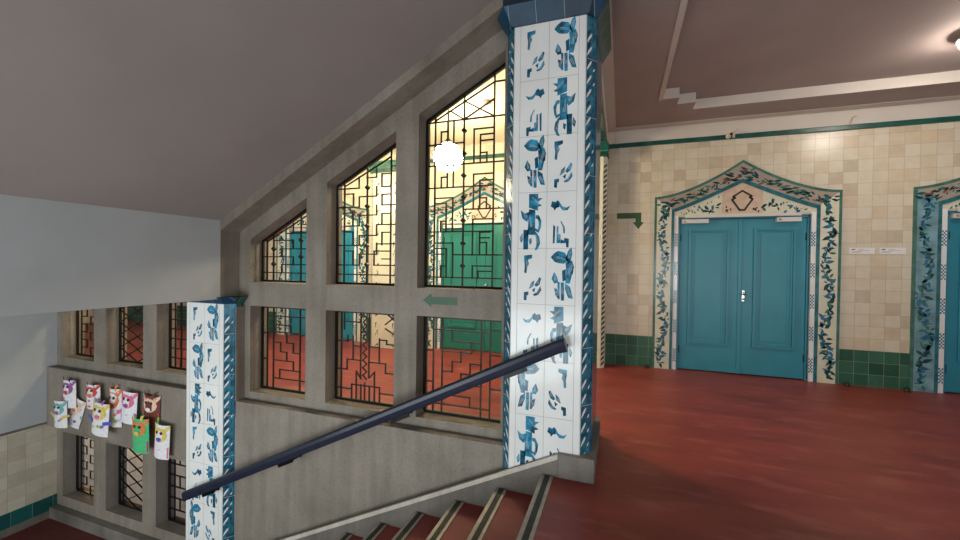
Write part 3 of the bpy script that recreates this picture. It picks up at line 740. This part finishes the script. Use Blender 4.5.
def grille(x0, x1, z0, top, lines, ros, vert, label, group='black iron window grilles', extra=None):
    r = root('iron_grille', ((x0+x1)/2, YG, z0), label, 'grille', group)
    w = .0125
    T = top if callable(top) else (lambda x: top)
    s = MB()
    a, c = x0+.012, x1-.012; zb = z0+.012
    s.bar((a, YG, zb), (a, YG, T(a)-.02), .02, 'iron'); s.bar((c, YG, zb), (c, YG, T(c)-.02), .02, 'iron')
    s.bar((a, YG, zb), (c, YG, zb), .02, 'iron'); s.bar((a, YG, T(a)-.02), (c, YG, T(c)-.02), .02, 'iron')
    s.build('outer_frame', r)
    s = MB()
    for x in vert: s.bar((x, YG, zb), (x, YG, T(x)-.02), w, 'iron')
    for L in lines:
        for i in range(0, len(L)-2, 2):
            p, q = clampseg((L[i], L[i+1]), (L[i+2], L[i+3]), x0+.01, x1-.01)
            d = Vector((q[0]-p[0], 0, q[1]-p[1]))
            if d.length < .004: continue
            d.normalize(); e = d*w/2
            s.bar(Vector((p[0], YG, p[1]))-e, Vector((q[0], YG, q[1]))+e, w*.92, 'iron')
    s.build('lattice', r)
    for (x, z) in ros:
        s = MB(); k = .024
        s.prism([(x-k, z), (x, z-k), (x+k, z), (x, z+k)], YG-.014, YG+.014, 'iron'); s.build('rosette', r)
    return r
NM = {'w3': 'tall sloping grille nearest the tall pillar, angular hook pattern with stems and diamonds',
      'w2': 'middle sloping grille of stepped zigzags, upper row of the stair screen',
      'w1': 'small sloping topped grille, leftmost and lowest of the three above the ledge',
      'l1': 'rectangular grille right beside the lower tiled pillar, stepped bars in front of red floor',
      'l2': 'rectangular grille with a wavy centre bar, below the middle sloping grille',
      'l3': 'rectangular grille below the green left arrow, partly behind the handrail'}
for k, (x0, x1) in zip(('w1', 'w2', 'w3'), W):
    grille(x0, x1, 1.30, ztop, *GD[k], NM[k])
for k, (x0, x1) in zip(('l1', 'l2', 'l3'), W):
    grille(x0, x1, .185, 1.06, *GD[k], NM[k])
def brick_lines(x0, x1, z0, z1, nr, ph):
    L = []; w = x1-x0; h = (z1-z0)/nr
    for i in range(1, nr):
        z = z0+i*h
        L.append([x0, z, x1, z])
    for i in range(nr):
        u = x0+w*(.28 if (i+ph) % 2 else .55)
        L.append([u, z0+i*h, u, z0+(i+1)*h]); u += w*.33
        L.append([u, z0+i*h, u, z0+(i+1)*h])
    return L
def zig_lines(x0, x1, z0, z1):
    L = []; w = x1-x0
    for f in (.25, .55, .85):
        p = []; z = z0; k = 0
        while z < z1:
            u = x0+w*(f+(.09 if k % 2 else -.09)); p += [u, z]; z += .1; p += [u, min(z, z1)]; k += 1
        L.append(p)
    return L
def diag_lines(x0, x1, z0, z1):
    L = []; w = x1-x0; n = 5; h = (z1-z0)/n
    for i in range(n):
        za, zb_ = z0+i*h, z0+(i+1)*h
        L += [[x0, za, x0+w*.5, zb_], [x0+w*.5, zb_, x1, za], [x0, zb_, x0+w*.5, za], [x0+w*.5, za, x1, zb_]]
    return L
(a0, a1), (b0, b1), (c0, c1) = WL
grille(a0, a1, -1.535, -.705, zig_lines(a0, a1, -1.52, -.72), [], [a0+.1], 'zigzag grille in the lowest row at the corner of the landing')
grille(b0, b1, -1.535, -.705, diag_lines(b0, b1, -1.52, -.72), [], [b0+.08], 'grille of crossing diagonals in the lowest row of the landing')
grille(c0, c1, -1.535, -.705, brick_lines(c0, c1, -1.52, -.72, 6, 0), [], [c0+.1], 'brick pattern grille in the lowest row next to the lower pillar')
grille(a0, a1, .255, 1.06, zig_lines(a0, a1, .27, 1.05), [], [a0+.1, a1-.1], 'grille above the paper figures at the landing corner')
grille(b0, b1, .255, 1.06, diag_lines(b0, b1, .27, 1.05), [], [b0+.08, b1-.2], 'diagonal lattice grille above the paper figures, middle of three')
grille(c0, c1, .255, 1.06, brick_lines(c0, c1, .27, 1.05, 7, 1), [], [c0+.1, c0+.2], 'brick pattern grille above the paper figures next to the lower pillar')

# ------------------------------------------------------------------ handrail
hr = root('handrail', (-2.2, 2.80, -.2), 'long dark navy handrail sloping down from the tall pillar across the screen', 'handrail')
prof = [(-.034, -.030), (-.030, -.044), (.030, -.044), (.034, -.030), (.040, .004), (.036, .030), (.018, .044), (-.018, .044), (-.036, .030), (-.040, .004)]
s = MB()
pts = [(-.345, .962)]+[(-.40-.0-i*(3.66/12), .945-i*(3.66/12)*.487) for i in range(13)]
s.sweep([(x, 2.80, z) for x, z in pts], prof, 'rail'); s.build('rail', hr)
zr = lambda x: .945-(-.40-x)*.487
for x in (-.70, -1.64, -2.80, -3.75):
    s = MB(); z = zr(x)-.044
    s.bar((x+.08, 2.80, z+.039-.022), (x-.08, 2.80, z-.039-.022), .034, 'bracket', .012)
    s.bar((x+.05, 2.80, z+.024), (x+.05, 2.80, z), .02, 'bracket'); s.bar((x-.05, 2.80, z-.02), (x-.05, 2.80, z-.048), .02, 'bracket')
    yb = 2.90 if (x > -.8 or x < -3.68) else YA
    s.bar((x, 2.80, z-.022), (x, yb, z-.022), .03, 'bracket', .012)
    s.lathe([(0, -.006), (.024, -.006), (.024, 0), (0, 0)], (x, yb, z-.022), 'bracket', 16, 'Y')
    s.build('bracket', hr)

# ------------------------------------------------------------------ signs
s = MB(); y = YW
s.prism([(-1.59, 1.198), (-1.512, 1.258), (-1.512, 1.228), (-1.277, 1.228), (-1.277, 1.165), (-1.512, 1.165), (-1.512, 1.140)], y-.003, y, 'arrow')
tag(s.build('arrow_sign'), 'flat green arrow pointing left on the stone band', 'sign')
s = MB(); y = YB
s.prism([(-.065, 2.335), (.285, 2.335), (.285, 2.19), (.325, 2.19), (.245, 2.085), (.165, 2.19), (.205, 2.19), (.205, 2.248), (-.065, 2.248)], y-.003, y, 'arrow2')
tag(s.build('arrow_sign'), 'dark green bent arrow turning down on the cream tiles', 'sign')
for x0, lab in ((2.825, 'small white text plate on the tiles, left of the pair'), (3.135, 'small white text plate on the tiles, right one beside the far door surround')):
    s = MB(); s.box(x0, x0+.26, YB-.005, YB, 1.715, 1.797, 'paper')
    o = tag(s.build('wall_plate'), lab, 'sign', 'white plates between the doors')
    s = MB(); pl = Plane((x0, YB-.005, 1.715), (1, 0, 0), (0, 0, 1), (0, -1, 0))
    pl.poly(s, [(.012, .055), (.03, .066), (.062, .068), (.055, .055), (.03, .05)], 'smudge_dark', .001)
    for i, (u0, u1, v) in enumerate(((.085, .15, .06), (.085, .21, .042), (.02, .13, .03), (.02, .11, .018))):
        pl.rect(s, u0, u1, v, v+.004, 'smudge', .001)
    s.build('print', o)

# ------------------------------------------------------------------ lamps and small fittings
g = root('pendant_globe_lamp', (-2.142, 4.80, 2.9), 'lit round globe lamp seen through the tallest grille', 'lamp')
def sphere_prof(r, n=14, a0=-PI/2, a1=PI/2, sq=1): return [(r*math.cos(a0+(a1-a0)*i/n), sq*r*math.sin(a0+(a1-a0)*i/n)) for i in range(n+1)]
def globe(gx, gy, gz, r, par):
    s = MB(); s.lathe(sphere_prof(r), (gx, gy, gz), 'globe', 32); s.build('globe', par, smooth=True)
    s = MB(); s.lathe([(0, .19), (.06, .19), (.07, .17), (.07, .2), (.03, .23), (.012, .25), (.012, 3.56-gz), (.06, 3.57-gz), (.07, 3.60-gz)], (gx, gy, gz), 'bronze', 20); s.build('stem', par, smooth=True)
globe(-2.142, 4.80, 2.90, .19, g)
LX, LY = 3.11, 5.00
c = root('ceiling_lamp', (LX, LY, ZI), 'lit opal ceiling lamp at the upper right edge', 'lamp')
s = MB(); s.lathe([(0, 0), (.06, 0), (.06, -.04), (.17, -.05), (.185, -.06), (.17, -.068), (0, -.068)], (LX, LY, ZI), 'silver', 40); s.build('mount', c, smooth=True)
s = MB(); s.lathe([(.165*math.cos(k*PI/20), -.068-.115*math.sin(k*PI/20)) for k in range(10, -1, -1)], (LX, LY, ZI), 'bowl', 48); s.build('opal_bowl', c, smooth=True)
s = MB(); s.lathe([(0, -.04), (.05, -.04), (.06, -.03), (.06, 0)], (-1.643, 4.878, ZC), 'smudge', 24)
tag(s.build('smoke_detector', smooth=True), 'small grey round detector on the ceiling behind the tallest grille', 'detector')
fill_globe = root('pendant_globe_lamp', (-4.6, 4.80, 2.9), 'added unseen globe lamp brightening the corridor behind the stone screen', 'lamp')  # extra lamp, added out of view to brighten the corridor
globe(-4.6, 4.80, 2.90, .19, fill_globe)
# little camera and cables on the green strip
cm = root('wall_camera', (1.44, YB-.03, 3.37), 'tiny ivory device with dark lens on the green strip above the door', 'camera')
s = MB(); s.lathe(sphere_prof(.035, 8), (1.40, YB-.07, 3.365), 'cam_white', 16); s.build('body', cm, smooth=True)
s = MB(); s.lathe([(0, -.012), (.016, -.012), (.018, .01)], (1.43, YB-.1, 3.385), 'black', 14, 'Y'); s.build('lens', cm, smooth=True)
s = MB(); s.box(1.455, 1.485, YB-.06, YB-.028, 3.345, 3.40, 'cam_white'); s.tube([(1.47, YB-.04, 3.39), (1.50, YB-.035, 3.43), (1.52, YB-.02, 3.47)], .008, 'cam_white'); s.build('bracket', cm)
s = MB(); s.tube([(2.80, YB-.016, 3.40), (2.80, YB-.035, 3.44), (2.815, YB-.04, 3.49), (2.85, YB-.03, 3.50)], .010, 'cam_white'); s.lathe([(0, -.01), (.02, -.01), (.02, 0)], (2.80, YB-.012, 3.41), 'cam_white', 12, 'Y')
tag(s.build('cable_stub'), 'short pale cable stub curling from the white frieze', 'cable')
for x, y, lab in ((.40, 6.50, 'small dark door stop on the floor left of the main door surround'), (2.80, 6.48, 'small dark door stop on the floor right of the main door surround'), (3.40, 6.47, 'small dark door stop on the floor beside the far right door surround')):
    s = MB(); s.lathe([(0, .045), (.018, .045), (.024, .036), (.024, .012), (.034, .006), (.034, 0), (0, 0)], (x, y, 0), 'black', 16)
    tag(s.build('door_stop', smooth=True), lab, 'door stop', 'door stops')

# ------------------------------------------------------------------ paper reindeer figures on the stone band
COL = {'white': (232, 230, 234), 'purple': (150, 84, 150), 'orange': (222, 124, 66), 'pink': (226, 110, 146), 'red': (206, 66, 56), 'blue': (84, 86, 196), 'green': (70, 186, 120), 'lime': (140, 206, 84), 'brown': (110, 52, 44), 'yellow': (222, 196, 96), 'teal': (110, 176, 176), 'magenta': (176, 50, 120), 'dark': (52, 40, 40), 'peach': (238, 196, 168)}
for k, v in COL.items(): M['p_'+k] = plain('paper_'+k, rgb(*v), .7, var=.1, scale=40)
FN = 0
def figure(x, z, w, h, tilt, body, face, nose, label, arms=None, foot=None, antlers='dark', stripe=None):
    global FN
    FN += 1; lift = .045*(FN % 3); x += .02+2*lift
    w *= 1.28; h *= 1.18
    r = root('paper_figure', (x, YA, z), label, 'paper figure', 'paper figures on the stone band')
    ca, sa = math.cos(tilt), math.sin(tilt)
    def at(u, v, off): return (x+u*ca-v*sa, YA-off, z+u*sa+v*ca)
    def bulge(u, v): return lift+.008+.034*(1-(2*u/w)**2)
    s = MB(); n = 6; m = 5
    for layer, dd in ((0, .003), (1, 0)):
        for i in range(n):
            for j in range(m):
                us = [-w/2+w*i/n, -w/2+w*(i+1)/n]; vs = [-h/2+h*j/m, -h/2+h*(j+1)/m]
                s.face([at(us[0], vs[0], bulge(us[0], 0)+dd), at(us[1], vs[0], bulge(us[1], 0)+dd), at(us[1], vs[1], bulge(us[1], 0)+dd), at(us[0], vs[1], bulge(us[0], 0)+dd)], 'p_'+body)
    s.build('body', r)
    def patch(name, pts, col, lift):
        q = MB(); f = [at(u, v, bulge(max(-w/2, min(w/2, u)), v)+lift) for u, v in pts]; bk = [at(u, v, bulge(max(-w/2, min(w/2, u)), v)+lift-.002) for u, v in pts]
        q.face(f, 'p_'+col); q.face(bk[::-1], 'p_'+col)
        for i in range(len(pts)):
            j = (i+1) % len(pts); q.face([f[i], f[j], bk[j], bk[i]], 'p_'+col)
        q.build(name, r)
    def disc(cx, cz, rx, rz, n=12): return [(cx+rx*math.cos(2*PI*i/n), cz+rz*math.sin(2*PI*i/n)) for i in range(n)]
    if face: patch('face', disc(0, h*.20, w*.40, h*.22), face, .007)
    if face:
        for sx in (-1, 1):
            patch('ear', [(sx*w*.22, h*.40), (sx*w*.52, h*.52), (sx*w*.50, h*.42), (sx*w*.36, h*.30)], face, .005)
            patch('eye', disc(sx*w*.15, h*.27, w*.07, h*.045, 8), 'dark', .012)
    if nose: patch('nose', disc(0, h*.07, w*.15, h*.06, 8), nose, .011)
    if foot: patch('skirt', [(-w*.48, -h*.48), (w*.48, -h*.48), (w*.48, -h*.14), (0, -h*.22), (-w*.48, -h*.10)], foot, .006)
    q_ = random.Random(FN)
    for k in range(3):
        cx, cz = q_.uniform(-w*.28, w*.28), q_.uniform(-h*.42, -h*.14)
        if not foot: patch('crayon_mark', [(cx-w*.10, cz), (cx, cz-h*.05), (cx+w*.12, cz+h*.02), (cx, cz+h*.06)], q_.choice(['pink', 'yellow', 'teal', 'orange', 'purple', 'lime']), .006)
    if stripe: patch('scarf', [(-w*.49, -h*.06), (w*.49, -h*.12), (w*.49, -h*.02), (-w*.49, h*.04)], stripe, .010)
    if arms:
        for sx in (-1, 1): patch('arm', [(sx*w*.3, -h*.05), (sx*w*.72, h*.02), (sx*w*.74, -h*.05), (sx*w*.3, -h*.17)], arms, .008)
    if antlers:
        for sx in (-1, 1): patch('antler', [(sx*w*.12, h*.46), (sx*w*.22, h*.60), (sx*w*.36, h*.62), (sx*w*.28, h*.55), (sx*w*.24, h*.44)], antlers, .003)
figure(-6.36, -.11, .20, .28, .02, 'white', 'purple', 'red', 'white paper figure with purple face, uppermost at the far left')
figure(-6.53, -.35, .20, .27, .03, 'white', 'teal', 'purple', 'pale paper figure with greenish face, leftmost of the row', antlers=None, arms='yellow')
figure(-6.22, -.33, .19, .32, -.42, 'white', 'peach', 'orange', 'tilted white paper figure with orange lines, third from the left', antlers=None, stripe='teal')
figure(-5.90, -.09, .20, .24, .03, 'white', 'red', 'orange', 'paper figure with red face and orange collar, upper left', stripe='orange')
figure(-5.77, -.30, .23, .32, -.10, 'white', 'yellow', 'pink', 'wide white paper figure with blue and purple arms, below the red faced one', arms='blue', antlers='purple')
figure(-5.49, -.19, .17, .37, .0, 'white', 'orange', 'red', 'narrow tall paper figure with orange head and pink arms', arms='pink', antlers='orange', stripe='lime')
figure(-5.26, -.13, .20, .30, -.08, 'white', 'pink', 'purple', 'white paper figure with a blue purple lower half', foot='blue', antlers=None)
figure(-5.08, -.385, .21, .31, .02, 'green', 'orange', 'yellow', 'green paper figure with orange face and magenta foot', foot='magenta', antlers='yellow')
figure(-4.87, -.15, .21, .30, -.03, 'brown', 'peach', 'white', 'brown headed paper figure with pale beard above a lime base', foot='lime', antlers='brown', stripe='red')
figure(-4.72, -.425, .18, .31, -.06, 'white', 'yellow', 'blue', 'white paper figure with pink foot, lowest at the right', foot='pink', antlers=None)

# ------------------------------------------------------------------ lights
def lamp(kind, name, loc, energy, col, rot=(0, 0, 0), size=None, sy=None, r=.1):
    L = bpy.data.lights.new(name, kind); L.energy = energy; L.color = col
    if kind == 'AREA':
        L.shape = 'RECTANGLE'; L.size = size; L.size_y = sy or size
    else: L.shadow_soft_size = r
    o = bpy.data.objects.new(name, L); C.objects.link(o); o.location = loc; o.rotation_euler = rot
    return o
lamp('AREA', 'daylight_stair_window', (-2.5, -1.95, -.25), 140, (.90, 1.0, 1.0), (-PI/2, 0, PI), 3.9, 1.7)
lamp('AREA', 'daylight_hall_fill', (3.0, -2.75, 1.3), 128, (.90, .98, 1.0), (-PI/2, 0, PI), 4.6, 1.5)  # cool fill through the added hall window, for doors and lower tiles
lamp('AREA', 'daylight_landing_fill', (-5.75, -1.95, -.35), 40, (.94, 1.0, .96), (-PI/2, 0, PI), 2.0, 1.5)  # unseen window light, added to brighten the landing and its stone band
lamp('POINT', 'basement_light', (-8.2, 3.9, -.6), 42, (1, .74, .28), r=.15)
wd = bpy.data.worlds.new('daylight'); bpy.context.scene.world = wd; wd.use_nodes = True
wd.node_tree.nodes['Background'].inputs[0].default_value = (.62, .72, .85, 1)
wd.node_tree.nodes['Background'].inputs[1].default_value = .6

# ------------------------------------------------------------------ camera
f, yaw, pitch, roll = 401.3, math.radians(19.29), math.radians(-.65), math.radians(.777)
fw = Vector((-math.sin(yaw)*math.cos(pitch), math.cos(yaw)*math.cos(pitch), math.sin(pitch)))
rt = Vector((math.cos(yaw), math.sin(yaw), 0)); up = rt.cross(fw)
r2 = rt*math.cos(roll)+up*math.sin(roll); u2 = up*math.cos(roll)-rt*math.sin(roll)
cd = bpy.data.cameras.new('camera'); cam = bpy.data.objects.new('camera', cd); C.objects.link(cam)
cd.sensor_width = 36; cd.lens = 36*f/960; cd.clip_start = .05
cam.matrix_world = Matrix(((r2.x, u2.x, -fw.x, 0), (r2.y, u2.y, -fw.y, 0), (r2.z, u2.z, -fw.z, 1.5), (0, 0, 0, 1)))
sc = bpy.context.scene; sc.camera = cam
sc.view_settings.view_transform = 'Standard'; sc.view_settings.look = 'None'; sc.view_settings.gamma = 1
sc.view_settings.exposure = 0
sc.cycles.use_denoising = True
sc.cycles.max_bounces = 8; sc.cycles.diffuse_bounces = 5
